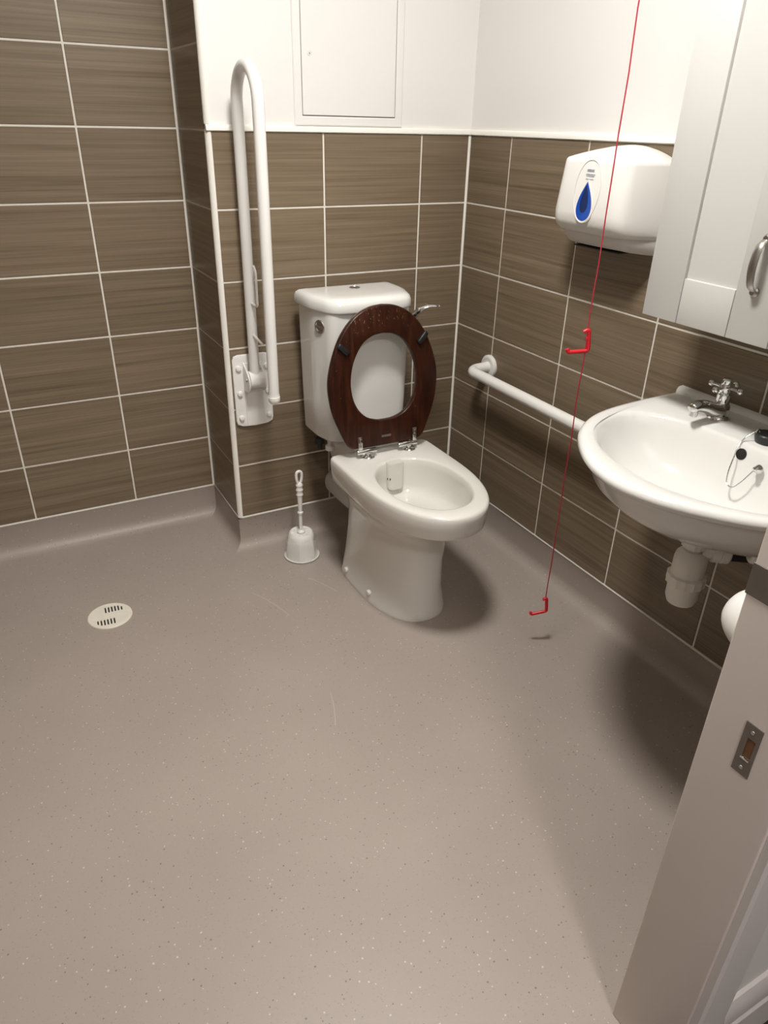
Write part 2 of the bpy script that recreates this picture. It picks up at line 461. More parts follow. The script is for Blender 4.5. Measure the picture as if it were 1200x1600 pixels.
# pale silicone in the corners and along the foot of the tiling
def bead(parent, b): finish('sealant', b, M_TRIM, parent, smooth=60)
def vbead(x, y, sx, sy, z0, z1, r=0.0062):
    prf = [(0.002, 0.002)] + [(-r*(1-sin(PI/2*k/5))-0.0002, -r*(1-cos(PI/2*k/5))-0.0002) for k in range(6)]
    return loft(bmesh.new(), [[Vector((x-sx*u, y-sy*v, z)) for u, v in [(-a, -b) for a, b in prf]] for z in (z0, z1)])
bead(wb, vbead(0.0, 0.0, 1, 1, BZ, DZ))
bead(wl, vbead(XW, YD, 1, 1, BZ, CZ))
bead(wb, nbox(XW+0.012, 0, -0.0008, 0.003, BZ-0.0055, BZ+0.001, bev=0.0006, seg=1))
bead(wg, nbox(-0.0008, 0.003, YF+0.004, 0, BZ-0.0055, BZ+0.001, bev=0.0006, seg=1))
bead(wl, nbox(XL+0.01, XW, YD-0.0008, YD+0.003, BZ-0.0055, BZ+0.001, bev=0.0006, seg=1))
bead(wr, nbox(XW-0.0008, XW+0.003, 0.012, YD, BZ-0.0055, BZ+0.001, bev=0.0006, seg=1))

# white plastic trims: top of the tiling and the outer corner
def trim(name, bm): return tag(finish(name, bm, M_TRIM, smooth=50), kind='structure')
def quad_prof(w, h, n=6):
    """profile across the trim: (out, up)"""
    return [(-0.009, 0)] + [(w*1.0 - w*(1-sin(PI/2*k/n)) , h*0 + 0) for k in (n,)] + [(w*cos(PI/2*k/n), h*sin(PI/2*k/n)) for k in range(1, n+1)] + [(-0.009, h)]
def trim_x(x0, x1, y, z):
    b = bmesh.new(); pr = quad_prof(0.006, 0.015)
    return loft(b, [[Vector((x, y-o, z+u)) for o, u in pr] for x in (x0, x1)])
def trim_y(y0, y1, x, z):
    b = bmesh.new(); pr = quad_prof(0.006, 0.015)
    return loft(b, [[Vector((x-o, yy, z+u)) for o, u in pr] for yy in (y0, y1)])
trim('trim_1', trim_x(XW+0.0, 0.0, 0.0, DZ))
trim('trim_2', trim_y(YF, 0.0, 0.0, DZ))
def corner_trim(z0, z1):
    b = bmesh.new()
    pr = [(XW+0.013, 0.009), (XW+0.013, -0.001)]
    for k in range(7):
        a = PI/2*k/6
        pr.append((XW+0.011-0.0125*sin(a), 0.011-0.0125*cos(a)))
    pr += [(XW-0.001, 0.013), (XW+0.009, 0.013)]
    return loft(b, [[Vector((x, y, z)) for x, y in pr] for z in (z0, z1)])
trim('trim_3', corner_trim(BZ-0.002, DZ-0.001))
trim('trim_4', corner_trim(DZ+0.016, CZ-0.001))

# coved vinyl skirting, one object for each wall
cv = [(0.0022, BZ-0.004), (0.0012, BZ-0.006), (0.0012, 0.042)]
for k in range(1, 11):
    a = PI/2*k/10
    cv.append((0.0012+0.038*(1-cos(a)), 0.042-0.0415*sin(a)))
cv.append((0.056, 0.0004))
path = [(XL, YD), (XW, YD), (XW, 0.0), (0.0, 0.0), (0.0, YF)]
nrm = [(0, -1), (-1, 0), (0, -1), (-1, 0)]
def off(i, o):
    x, y = path[i]
    ns = [nrm[j] for j in (i-1, i) if 0 <= j < len(nrm)]
    return x+sum(n[0] for n in ns)*o, y+sum(n[1] for n in ns)*o
for i, nm in enumerate(('baseboard_left', 'baseboard_return', 'baseboard_back', 'baseboard_right')):
    b = bmesh.new()
    rings = [[Vector((*off(j, o), z)) for o, z in cv] for j in (i, i+1)]
    loft(b, rings, False, False, closed=False)
    o = finish(nm, b, M_VINYL, smooth=60); tag(o, kind='structure')

# door lining, stop and architraves
jr = tag(finish('trim_5', nbox(JX, JX+0.03, YH+0.015, YF+0.002, 0, 2.03, bev=0.0026, seg=3), M_GLOSS, smooth=40), kind='structure')
jl = tag(finish('trim_6', nbox(JL-0.03, JL, YH+0.015, YF+0.002, 0, 2.03, bev=0.0015), M_GLOSS, smooth=40), kind='structure')
tag(finish('trim_7', nbox(JL-0.03, JX+0.03, YH+0.015, YF+0.002, 2.03, 2.06, bev=0.0015), M_GLOSS, smooth=40), kind='structure')
def arch(x0, x1, s):
    """moulded architrave leg on the hall face"""
    b = bmesh.new(); w = x1-x0
    pr = [(0, 0), (0, 0.011), (0.004, 0.015), (w*0.78, 0.019), (w*0.86, 0.019), (w*0.9, 0.014), (w, 0.013), (w, 0)]
    rings = [[Vector((x0+u if s > 0 else x1-u, YH+0.0148-v, z)) for u, v in pr] for z in (0.0, 2.10)]
    return loft(b, rings)
tag(finish('trim_8', arch(JX+0.004, JX+0.074, 1), M_ARCH, smooth=25), kind='structure')
tag(finish('trim_9', arch(JL-0.074, JL-0.004, -1), M_ARCH, smooth=25), kind='structure')
def skirt(x0, x1):
    b = bmesh.new()
    pr = [(0, 0), (0.019, 0), (0.019, 0.105), (0.015, 0.112), (0.0165, 0.118), (0.012, 0.150), (0.006, 0.166), (0, 0.168)]
    return loft(b, [[Vector((x, YH+0.0148-o, z)) for o, z in pr] for x in (x0, x1)])
tag(finish('baseboard_hall', skirt(JX+0.083, 0.9), M_SKIRT, smooth=25), kind='structure')

# latch keep let into the jamb, and the flat metal plate higher up
b = bmesh.new()
y0, y1, z0, z1, hy0, hy1, hz0, hz1 = -1.925, -1.901, 0.683, 0.764, -1.920, -1.909, 0.712, 0.742
for (a0, a1, c0, c1) in ((y0, y1, z0, hz0), (y0, y1, hz1, z1), (y0, hy0, hz0, hz1), (hy1, y1, hz0, hz1)):
    box(b, JX-0.0012, JX+0.0006, a0, a1, c0, c1)
sp = finish('strike_plate', b, M_DULL, jr, smooth=0, label='dull grey metal keep plate')
finish('latch_recess', nbox(JX-0.0004, JX+0.0012, hy0, hy1, hz0, hz1), M_RUST, sp, smooth=0)
finish('latch_lip', nbox(JX-0.0035, JX-0.0006, hy0-0.001, hy1+0.001, hz0-0.003, hz0, bev=0.0006), M_CHROME, sp)
for z in (0.694, 0.753):
    finish('screw', lathe(bmesh.new(), [(0.0, -0.0006), (0.0030, -0.0006), (0.0026, 0.0008), (0.0, 0.001)], (JX-0.0012, -1.913, z), (-1, 0, 0), 14), M_STEEL, sp)
finish('metal_plate', nbox(JX-0.0016, JX+0.0006, YF-0.060, YF+0.0026, 0.925, 0.968, bev=0.0005, seg=1), M_DULL, jr, label='flat grey metal plate across the jamb edge')

# ------------------------------------------------------------------ lamps
def ceiling_lamp(loc, r, mat, label):
    t = thing('ceiling_light', (loc[0], loc[1], CZ), label, 'light')
    finish('housing', lathe(bmesh.new(), [(r+0.02, 0), (r+0.02, -0.03), (r+0.01, -0.036), (r+0.002, -0.036), (r+0.002, -0.02), (0.001, -0.02)], (loc[0], loc[1], CZ-0.0005), (0, 0, 1), 40), M_PLAS, t)
    finish('diffuser', lathe(bmesh.new(), [(r, -0.022), (r, -0.04), (r*0.85, -0.05), (r*0.5, -0.055), (0.0, -0.056)], (loc[0], loc[1], CZ-0.0005), (0, 0, 1), 40), mat, t)
ceiling_lamp((-0.95, -1.15), 0.155, M_LAMP, 'round white bathroom ceiling light above the toilet and basin')
ceiling_lamp((-1.25, -3.0), 0.12, M_LAMPH, 'round white ceiling light in the hall outside the door')

# ------------------------------------------------------------------ toilet
TX = -0.508
t = thing('toilet', (TX, -0.5, 0), 'cream white close-coupled toilet with the dark wooden seat raised', 'toilet')
L = [  # z, a, cy, front, back, nf, nb
    (0.0005, .134, -.42, -.697, -.275, 2.4, 5), (.012, .134, -.42, -.697, -.275, 2.4, 5), (.016, .132, -.42, -.695, -.276, 2.4, 5),
    (.10, .121, -.42, -.690, -.285, 2.3, 5), (.20, .117, -.43, -.690, -.30, 2.3, 5), (.29, .121, -.45, -.703, -.31, 2.3, 5),
    (.325, .130, -.47, -.725, -.318, 2.3, 6), (.350, .142, -.49, -.757, -.322, 2.3, 8), (.366, .154, -.51, -.793, -.326, 2.3, 10),
    (.378, .166, -.52, -.826, -.328, 2.25, 14), (.383, .173, -.53, -.845, -.328, 2.2, 18), (.390, .177, -.53, -.856, -.328, 2.2, 20),
    (.445, .181, -.53, -.867, -.328, 2.2, 20), (.457, .180, -.53, -.866, -.329, 2.2, 20), (.462, .1775, -.53, -.863, -.331, 2.2, 20),
    (.465, .172, -.53, -.856, -.337, 2.2, 20),
    (.465, .135, -.62, -.815, -.438, 2.1, 2.2), (.4635, .130, -.62, -.809, -.443, 2.1, 2.2), (.458, .126, -.62, -.804, -.447, 2.1, 2.2),
    (.44, .124, -.62, -.802, -.449, 2.1, 2.2), (.40, .121, -.62, -.797, -.452, 2.1, 2.2), (.372, .117, -.62, -.790, -.456, 2.1, 2.2),
    (.355, .107, -.62, -.772, -.462, 2.1, 2.2), (.345, .090, -.61, -.742, -.472, 2.1, 2.2), (.325, .066, -.59, -.690, -.487, 2.1, 2.2),
    (.28, .050, -.57, -.64, -.50, 2, 2), (.22, .040, -.56, -.61, -.51, 2, 2), (.19, .02, -.56, -.58, -.54, 2, 2)]
b = loft(bmesh.new(), [dring(q[0], TX, q[2], q[1], q[3], q[4], q[5], q[6]) for q in L])
pan = finish('bowl', b, M_CERP, t, smooth=50)
# narrower shelf at the back that carries the cistern
b = loft(bmesh.new(), [[Vector((TX+x*s, y, z)) for x, y in ((-.085, -.345), (.085, -.345), (.085, -.10), (-.085, -.10))] for z, s in ((.33, .7), (.40, .95), (.455, 1), (.464, .98))])
finish('cistern_shelf', b, M_CERP, t, smooth=30)
finish('water', lathe(bmesh.new(), [(0.047, 0.262), (0.047, 0.266)], (TX, -.568, 0), n=28), M_WATER, t)
# rimless flush outlet moulded at the back of the bowl
b = loft(bmesh.new(), [[Vector((TX-.006+x*s, -.444+y, z)) for x, y in round_pts] for z, s, round_pts in
     [(zz, ss, [(p.x, p.y) for p in round_poly([(-.030, .012), (-.030, -.030), (.026, -.030), (.026, .012)], [.004, .012, .008, .004], 4)]) for zz, ss in ((.372, .75), (.376, .9), (.384, .98), (.44, 1.0), (.455, 1.0), (.4635, .96))]])
fo = finish('flush_outlet', b, M_CERP, t, smooth=50)
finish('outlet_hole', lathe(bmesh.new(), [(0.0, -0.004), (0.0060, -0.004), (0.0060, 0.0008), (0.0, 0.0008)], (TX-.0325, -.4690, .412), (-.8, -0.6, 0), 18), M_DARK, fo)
for y, z in ((-.358, .034), (-.520, .036)):
    xs = TX-.1310 if y > -.4 else TX-.1265
    finish('bolt_cap', lathe(bmesh.new(), [(0.010, -0.004), (0.010, 0.004), (0.0085, 0.0065), (0.004, 0.0075), (0.0, 0.0076)], (xs, y, z), (-1, -0.06, 0.02), 22), M_PLAS, t)
# pan connector behind
b = bmesh.new(); pts = bez([(TX+.004, -.30, .205), (TX+.004, -.22, .205), (TX+.002, -.12, .20), (TX, 0.0, .20)], 10)
tube(b, pts, [0.050+0.004*(i % 2) for i in range(len(pts))], 28)
finish('pan_connector', b, M_PLASG, t, smooth=60, label='corrugated white pan connector pipe')
b = lathe(bmesh.new(), [(.0, .405), (.010, .405), (.010, .425), (.019, .427), (.019, .448), (.012, .452), (.012, .470), (.0, .470)], (TX-.125, -.135, 0), n=14)
finish('inlet_fitting', b, M_BLACK, t, label='black inlet fitting under the cistern')
# fixing nut under the cistern
finish('wing_nut', lathe(bmesh.new(), [(0.004, 0), (0.016, 0.002), (0.016, 0.016), (0.008, 0.022), (0.006, 0.05), (0.0, 0.05)], (TX-.118, -.205, .425), n=12), M_PLASG, t)

# cistern
def cpoly(sx, back, mid, ch, fr, bow):
    return round_poly([(-.163*sx, back), (-.163*sx, mid), (-.140*sx, ch), (0, fr-bow*0), (.140*sx, ch), (.163*sx, mid), (.163*sx, back)],
                      [.012, .02, .030, .08, .030, .02, .012], 6)
def cring(z, sx, back, mid, ch, fr):
    return [Vector((TX+p.x, p.y, z)) for p in cpoly(sx, back, mid, ch, fr, 0)]
b = loft(bmesh.new(), [cring(.466, .86, -.085, -.165, -.240, -.248), cring(.469, .91, -.078, -.168, -.252, -.262), cring(.478, .945, -.072, -.175, -.268, -.278),
                       cring(.60, .965, -.070, -.175, -.272, -.282), cring(.80, .99, -.070, -.175, -.275, -.285), cring(.898, 1.0, -.070, -.175, -.277, -.287)])
cis = finish('cistern', b, M_CER, t, smooth=50)
def lring(z, g):
    P = round_poly([(-.176+g, -.058-g), (-.176+g, -.175), (-.140+g*.8, -.288+g), (0, -.302+g), (.140-g*.8, -.288+g), (.176-g, -.175), (.176-g, -.058-g)],
                   [.018, .03, .04, .09, .04, .03, .018], 6)
    return [Vector((TX+p.x, p.y, z)) for p in P]
b = loft(bmesh.new(), [lring(.897, .006), lring(.899, .002), lring(.904, 0), lring(.922, .001), lring(.932, .005), lring(.938, .013), lring(.941, .026), lring(.9425, .05)])
lid = finish('cistern_lid', b, M_CER, t, smooth=50)
finish('lid_button', lathe(bmesh.new(), [(.017, -.001), (.017, .0025), (.014, .0035), (.013, .002), (.0, .0022)], (TX+.004, -.145, .9425), n=28), M_STEEL, lid, label='small round metal button')
# round steel blanking plug on the chamfered corner
nx = Vector((-.9, -.36, 0)).normalized()
finish('blanking_plug', lathe(bmesh.new(), [(.021, -.004), (.021, .004), (.019, .006), (.016, .006), (.015, .003), (.0, .003)], (TX-.1510, -.222, .852), nx, 32), M_STEEL, cis, label='round brushed metal plug')
finish('plug_bar', nbox(-.0025, .0025, -.013, .013, -.001, .006, bev=.001, M=Matrix.Translation((TX-.1510, -.222, .852)) @ nx.to_track_quat('Z', 'X').to_matrix().to_4x4()), M_STEEL, cis)
# spatula flush lever at the right-hand corner
b = bmesh.new()
lv = bez([(TX+.146, -.250, .858), (TX+.160, -.262, .866), (TX+.174, -.270, .884), (TX+.200, -.276, .896), (TX+.232, -.282, .896)], 6)
rings = []
for i, p in enumerate(lv):
    f = i/(len(lv)-1); hw = .010+.014*max(0, (f-.3)/.7)**0.8; hz = .0110-.0055*f
    d = (lv[min(i+1, len(lv)-1)]-lv[max(i-1, 0)]).normalized(); sdv = Vector((0, 1, 0)); upv = d.cross(sdv).normalized()
    e = 1.0 if f < .93 else .75
    rings.append([p+sdv*hw*e*cos(2*PI*k/16)+upv*hz*sin(2*PI*k/16) for k in range(16)])
lever = finish('flush_lever', loft(b, rings), M_CHROME, t, smooth=60, label='chrome spatula flush lever')
finish('lever_boss', lathe(bmesh.new(), [(.017, -.006), (.017, .006), (.013, .012), (.008, .016), (.0, .016)], (TX+.1490, -.232, .862), (.9, -.4, 0), 28), M_CHROME, lever)

# raised wooden seat: ring in a plane leaning back on the cistern
A0, B0 = Vector((TX, -.385, .480)), Vector((TX, -.336, .900))
uu = Vector((1, 0, 0)); vv = (B0-A0).normalized(); ww = uu.cross(vv)      # ww points to the room (-y)
def sM():
    return Matrix(((uu.x, vv.x, ww.x, A0.x), (uu.y, vv.y, ww.y, A0.y), (uu.z, vv.z, ww.z, A0.z), (0, 0, 0, 1)))
half = [(0.0, .448), (.040, .443), (.080, .426), (.116, .396), (.145, .356), (.166, .310), (.181, .262), (.186, .225), (.184, .185), (.177, .145), (.165, .108), (.150, .072), (.138, .046), (.128, .030), (.110, .0225), (.06, .021), (0, .020)]
hin = [(0.0, .374), (.037, .368), (.071, .349), (.097, .315), (.113, .278), (.121, .235), (.120, .200), (.111, .163), (.092, .131), (.065, .108), (.03, .096), (0, .094)]
def sym(h):
    c = [Vector((x, y, 0)) for x, y in h]; c = bez(c, 5)
    r = [(p.x, p.y) for p in c]
    return r + [(-x, y) for x, y in r[-2:0:-1]]
b = plate2d([sym(half), sym(hin)], .019, .0055, 3)
b.transform(sM())
seat = finish('seat', b, M_WOOD, t, smooth=50, label='dark mahogany stained wooden toilet seat ring, worn at the top')
for x, v, a in ((-.140, .335, -.72), (.135, .342, .80)):
    M = sM() @ Matrix.Translation((x, v, .0135)) @ Matrix.Rotation(a, 4, 'Z')
    finish('buffer', nbox(-.022, .022, -.0085, .0085, -.0045, .0085, bev=.005, seg=3, M=M), M_BLACK, seat, label='black rubber buffer')
finish('maker_label', nbox(-.017, .017, -.0035, .0035, 0, .0008, M=sM() @ Matrix.Translation((-.002, .046, .0096))), M_DULL, seat, smooth=0)
for s in (-1, 1):
    hx = TX+s*.075
    hp = finish('hinge', lathe(bmesh.new(), [(.0, .0), (.021, .0), (.022, .003), (.020, .0065), (.014, .0085), (.0085, .0095), (.0085, .020), (.0, .021)], (hx+.006, -.392, .4652), n=30), M_CHROME, t, label='chrome seat hinge')
    finish('hinge_barrel', lathe(bmesh.new(), [(.0, -.034), (.0078, -.034), (.0088, -.032), (.0088, .032), (.0078, .034), (.0, .034)], (hx, -.393, .487), (1, 0, 0), 24), M_CHROME, hp)
    px = hx-.022 if s < 0 else hx+.026
    b = nbox(-.0075, .0075, -.006, .045, -.0015, .0022, bev=.0012, M=sM() @ Matrix.Translation((px-TX, .012, .0115)))
    finish('hinge_plate', b, M_CHROME, hp)
    for v in (.022, .034, .046):
        finish('screw', lathe(bmesh.new(), [(.0, -.001), (.0046, -.001), (.0040, .0018), (.0, .0026)], sM() @ Vector((px-TX, v+.004, .0137)), ww, 14), M_STEEL, hp)

# ------------------------------------------------------------------ basin
BY = -1.388
t = thing('wash_basin', (0, BY, .60), 'white ceramic wall-hung basin with two chrome taps under the cabinet', 'basin')
HALF = bez([(0, .3345, 0), (.06, .3340, 0), (.12, .3325, 0), (.20, .3275, 0), (.28, .3175, 0), (.345, .299, 0), (.405, .265, 0), (.455, .221, 0), (.505, .155, 0), (.538, .092, 0), (.554, .035, 0), (.557, 0, 0)], 8)
def bring(z, hw, pj, back=-0.001, n=2.15, N=80):
    """basin outline: straight-sided at the wall, rounded to the front; plus the straight back edge"""
    full = [Vector((p.x/.557, -p.y/.3345, 0)) for p in HALF] + [Vector((p.x/.557, p.y/.3345, 0)) for p in HALF[-2::-1]]
    out = []; m = len(full)-1
    for i in range(N):
        f = i/(N-1)*m; a = min(int(f), m-1); q = full[a].lerp(full[a+1], f-a)
        e = 1.0
        out.append(Vector((back-(pj+back)*q.x, BY+hw*q.y, z)))
    for k in range(1, 17):
        out.append(Vector((back, BY+hw-2*hw*k/17, z)))
    return out
def oring(z, hw, fx, bx, n=2.0, N=80):
    """bowl opening with matching vertex order, reaching x=-fx at the front and x=-bx at the back"""
    out = []
    cx = -(bx+(fx-bx)*.34)
    for i in range(N):
        a = -PI/2+PI*i/(N-1)
        c, s = cos(a), sin(a)
        out.append(Vector((cx-(fx+cx)*max(c, 0)**(2/n), BY+hw*math.copysign(abs(s)**(2/n), s), z)))
    for k in range(1, 17):
        a = PI/2+PI*k/17
        c, s = cos(a), sin(a)
        out.append(Vector((cx+(-bx-cx)*abs(c)**(2/2.5), BY+hw*math.copysign(abs(s)**(2/2.5), s), z)))
    return out
Lb = [bring(.640, .10, .27), bring(.643, .15, .32), bring(.655, .198, .382), bring(.678, .240, .432), bring(.708, .275, .480), bring(.742, .300, .518),
      bring(.772, .311, .527), bring(.785, .317, .535), bring(.7875, .323, .543), bring(.792, .329, .551), bring(.800, .3335, .557), bring(.808, .3315, .554),
      bring(.8130, .326, .547), bring(.8145, .317, .537),
      oring(.813, .281, .500, .150), oring(.811, .275, .494, .156), oring(.805, .269, .487, .161), oring(.785, .260, .476, .166), oring(.75, .242, .458, .174),
      oring(.72, .215, .435, .184), oring(.695, .17, .40, .20), oring(.682, .10, .345, .225), oring(.677, .04, .305, .262), oring(.672, .024, .300, .268)]
basin = finish('bowl', loft(bmesh.new(), Lb), M_CER, t, smooth=60)
# upstand along the wall and soap ledge lip
b = bmesh.new()
pr = [(0.0005, .805), (.0225, .805), (.0215, .8135), (.019, .820), (.014, .8245), (.0005, .826)]
loft(b, [[Vector((-o, y, z)) for o, z in pr] for y in (BY-.3335, BY+.3335)])
finish('upstand', b, M_CER, t, smooth=40)
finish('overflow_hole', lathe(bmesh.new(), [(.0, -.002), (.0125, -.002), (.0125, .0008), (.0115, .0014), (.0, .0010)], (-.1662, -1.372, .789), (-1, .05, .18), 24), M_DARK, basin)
finish('waste', lathe(bmesh.new(), [(.0, .0), (.026, .0), (.030, .002), (.030, .0045), (.020, .003), (.0, .002)], (-.284, BY, .6745), n=30), M_CHROME, t)

def tap(px, py, pz, label):
    k = thing('pillar_tap', (px, py, pz), label, 'tap', 'chrome taps on the basin')
    finish('body', lathe(bmesh.new(), [(.0, 0), (.026, 0), (.0265, .003), (.0235, .006), (.0215, .012), (.0205, .024), (.0195, .032), (.0165, .037), (.0158, .040), (.0158, .058), (.0165, .060), (.0150, .064), (.010, .068), (.0, .068)], (px, py, pz), n=32), M_CHROME, k)
    b = bmesh.new()
    C = bez([(px-.004, py, pz+.020), (px-.028, py, pz+.026), (px-.055, py, pz+.037), (px-.082, py, pz+.043), (px-.100, py, pz+.041)], 6)
    rings = []
    for i, p in enumerate(C):
        f = i/(len(C)-1); d = (C[min(i+1, len(C)-1)]-C[max(i-1, 0)]).normalized(); sd = Vector((0, 1, 0)); up = sd.cross(d)
        w = .0205-.0070*f; h = .0190-.0080*f
        rings.append([p+sd*w*cos(2*PI*q/18)+up*h*sin(2*PI*q/18) for q in range(18)])
    e = rings[-1]; cc = C[-1]; rings.append([cc+(v-cc)*.72+Vector((-.004, 0, 0)) for v in e])
    sp = finish('spout', loft(b, rings), M_CHROME, k, smooth=60)
    finish('nozzle', lathe(bmesh.new(), [(.0095, .0), (.0095, -.016), (.008, -.018), (.0, -.016)], (px-.092, py, pz+.038), n=20), M_CHROME, sp)
    h = finish('head', lathe(bmesh.new(), [(.0, .064), (.0125, .064), (.0140, .068), (.0150, .076), (.0140, .082), (.0115, .085), (.0120, .088), (.0120, .094), (.0095, .097), (.0, .0975)], (px, py, pz), n=28), M_CHROME, k)
    for q in range(4):
        a = PI/2*q+.06; d = Vector((cos(a), sin(a), 0))
        prof = [(.0, .006), (.0048, .008), (.0040, .016), (.0034, .024), (.0036, .030)]
        prof += [(.0078*sin(PI*j/8)+.0001, .0375-.0078*cos(PI*j/8)) for j in range(1, 9)]
        finish('spoke', lathe(bmesh.new(), prof, Vector((px, py, pz+.076)), d, 18), M_CHROME, h)
    return k
tap(-.088, -1.240, .8135, 'chrome cross-head pillar tap on the basin deck nearest the toilet')
tap(-.088, -1.570, .8135, 'chrome cross-head pillar tap on the basin end by the door wall')

# plug on its chain
pz = .8145
k = thing('basin_plug', (-.115, -1.388, pz), 'black rubber basin plug on a thin metal bead chain, resting on the deck', 'plug')
finish('plug', lathe(bmesh.new(), [(.0, 0), (.0225, 0), (.0245, .003), (.0265, .012), (.0265, .017), (.0245, .0195), (.010, .0185), (.0, .0185)], (-.115, -1.388, pz), (0, 0, 1), 32), M_BLACK, k)
finish('plug_ring', tube(bmesh.new(), [Vector((-.128+.006*cos(a), -1.372, pz+.021+.006*sin(a))) for a in [2*PI*i/16 for i in range(17)]], .0012, 8), M_CHROME, k)
CH = [(-.132, -1.371, pz+.022), (-.150, -1.362, pz+.008), (-.168, -1.362, .806), (-.184, -1.369, .785), (-.200, -1.376, .755), (-.213, -1.388, .735), (-.214, -1.404, .733), (-.206, -1.414, .747), (-.196, -1.420, .763), (-.188, -1.425, .777)]
b = bmesh.new(); cp = bez(CH, 9)
tube(b, cp, [.0011+.0006*(i % 2) for i in range(len(cp))], 8)
finish('chain', b, M_CHROME, k, smooth=60)
finish('chain_stay', lathe(bmesh.new(), [(.0, -.008), (.009, -.008), (.010, -.003), (.0075, .002), (.004, .006), (.0055, .010), (.0, .013)], (-.184, -1.429, .780), (-1, 0, .2), 22), M_CHROME, k)

# bottle trap and waste pipe
k = thing('bottle_trap', (-.272, -1.392, .438), 'white plastic bottle trap hanging under the basin', 'waste trap')
cx, cy = -.272, -1.392
finish('bottle', lathe(bmesh.new(), [(.0, .438), (.020, .439), (.031, .446), (.036, .460), (.0365, .51), (.0365, .560), (.034, .573), (.027, .581), (.022, .585), (.0, .585)], (cx, cy, 0), n=36), M_PLAS, k)
def ribbed(r, z0, z1, n=20):
    b = bmesh.new(); R = []
    for z, g in ((z0, .88), (z0+.003, 1), (z1-.003, 1), (z1, .88)):
        R.append([Vector((cx+r*g*(1+.06*(i % 2))*cos(2*PI*i/(2*n)), cy+r*g*(1+.06*(i % 2))*sin(2*PI*i/(2*n)), z)) for i in range(2*n)])
    return loft(b, R)
finish('collar_nut', ribbed(.041, .494, .522, 14), M_PLAS, k, smooth=20)
finish('inlet_nut', ribbed(.027, .592, .618, 14), M_PLAS, k, smooth=20)
finish('tailpiece', lathe(bmesh.new(), [(.020, .580), (.020, .6398)], (cx, cy, 0), n=24), M_PLASG, k)
finish('waste_flange', lathe(bmesh.new(), [(.033, .630), (.036, .6398)], (cx, cy, 0), n=24), M_BLACK, k)
od = Vector((.80, -.60, 0)).normalized()
finish('outlet_nut', lathe(bmesh.new(), [(.0, .015), (.019, .015), (.021, .030), (.021, .034), (.027, .036), (.028, .040), (.028, .054), (.026, .056), (.029, .058), (.029, .072), (.025, .076), (.0, .076)], (cx, cy, .588), od, 28), M_PLAS, k)
pp = [Vector((cx, cy, .588))+od*q for q in (.07, .20)]
b = tube(bmesh.new(), fillet([pp[0], pp[1], (0.0, pp[1].y-.02, .588)], .03), .022, 20)
finish('waste_pipe', b, M_BLACK, k, label='black waste pipe')
k = thing('basin_bracket', (-.001, -1.49, .57), 'black metal bracket fixed to the tiles under the basin', 'bracket')
b = bmesh.new()
for y in (-1.56, -1.64):
    loft(b, [[Vector((-.001, y+d, .565)), Vector((-.001, y+d, .637)), Vector((-.16, y+d, .637)), Vector((-.16, y+d, .615))] for d in (-.004, .004)])
box(b, -.008, -.001, -1.65, -1.55, .595, .636)
finish('arm', b, M_BLACK, k, smooth=0)
k = thing('isolating_pipe', (-.225, -1.50, .606), 'short curved white pipe hanging under the basin near the jamb', 'pipe')
finish('pipe', tube(bmesh.new(), bez([(-.235, -1.514, .6395), (-.236, -1.515, .630), (-.234, -1.513, .617), (-.226, -1.502, .608), (-.212, -1.488, .606)], 8), [.0105]*33, 16), M_PLAS, k)

# ------------------------------------------------------------------ drop-down support rail, folded up
RX = -.823
k = thing('hinged_support_rail', (RX, 0, .48), 'white drop-down support rail folded up against the tiled wall beside the toilet', 'grab rail')
pl = [(-.063, .002), (-.060, -.010), (-.045, -.017), (0, -.021), (.045, -.017), (.060, -.010), (.063, .002), (.063, .212), (.058, .222), (.045, .226), (-.045, .226), (-.058, .222), (-.063, .212)]
b = plate2d([pl], .010, .003, 2)
b.transform(Matrix.Translation((RX+.005, -.0055, .500)) @ Matrix.Rotation(PI/2, 4, 'X'))
plate = finish('wall_plate', b, M_COAT, k, smooth=40)
b = loft(bmesh.new(), [[Vector((RX+.007+x, y, z)) for x, y in ((-.034, -.009), (-.030, -.014), (.030, -.014), (.034, -.009))] for z in (.482, .70)])
finish('channel', b, M_COAT, plate, smooth=30)
for sx in (-1, 1):
    for z in (.512, .598, .685):
        finish('screw_cap', lathe(bmesh.new(), [(.0095, 0), (.0095, .004), (.008, .008), (.004, .0095), (.0, .0097)], (RX+.006+sx*.049, -.010, z), (0, -1, 0), 20), M_COAT, plate)
for sx in (-1, 1):
    ch = [(-.008, -.045), (-.052, -.040), (-.066, -.031), (-.072, -.012), (-.070, .006), (-.056, .020), (-.030, .038), (-.008, .048)]
    b = plate2d([ch], .005, .0015, 1)
    Mx = Matrix(((0, 0, 1, RX+.002+sx*.027), (1, 0, 0, 0), (0, 1, 0, .655), (0, 0, 0, 1)))
    b.transform(Mx)
    finish('hinge_cheek', b, M_COAT, k, smooth=40)
finish('hinge_pin', lathe(bmesh.new(), [(.0, -.034), (.006, -.034), (.006, .034), (.0, .034)], (RX+.002, -.050, .655), (1, 0, 0), 18), M_STEEL, k)
finish('hinge_sleeve', lathe(bmesh.new(), [(.0, -.0245), (.0285, -.0245), (.0285, .0245), (.0, .0245)], (RX+.002, -.050, .655), (1, 0, 0), 26), M_COAT, k)
zt = 1.448; ya, yb = -.052, -.226; rr = (ya-yb)/2
arc = [(RX, (ya+yb)/2+rr*cos(PI*i/20), zt+rr*sin(PI*i/20)) for i in range(21)]
pts = [(RX, ya, .655)] + [(RX, ya, .655+(zt-.655)*q/6) for q in range(1, 6)] + arc + [(RX, yb, zt-(zt-.648)*q/6) for q in range(1, 7)]
rail = finish('rail', tube(bmesh.new(), pts, .0165, 24), M_COAT, k, smooth=60)
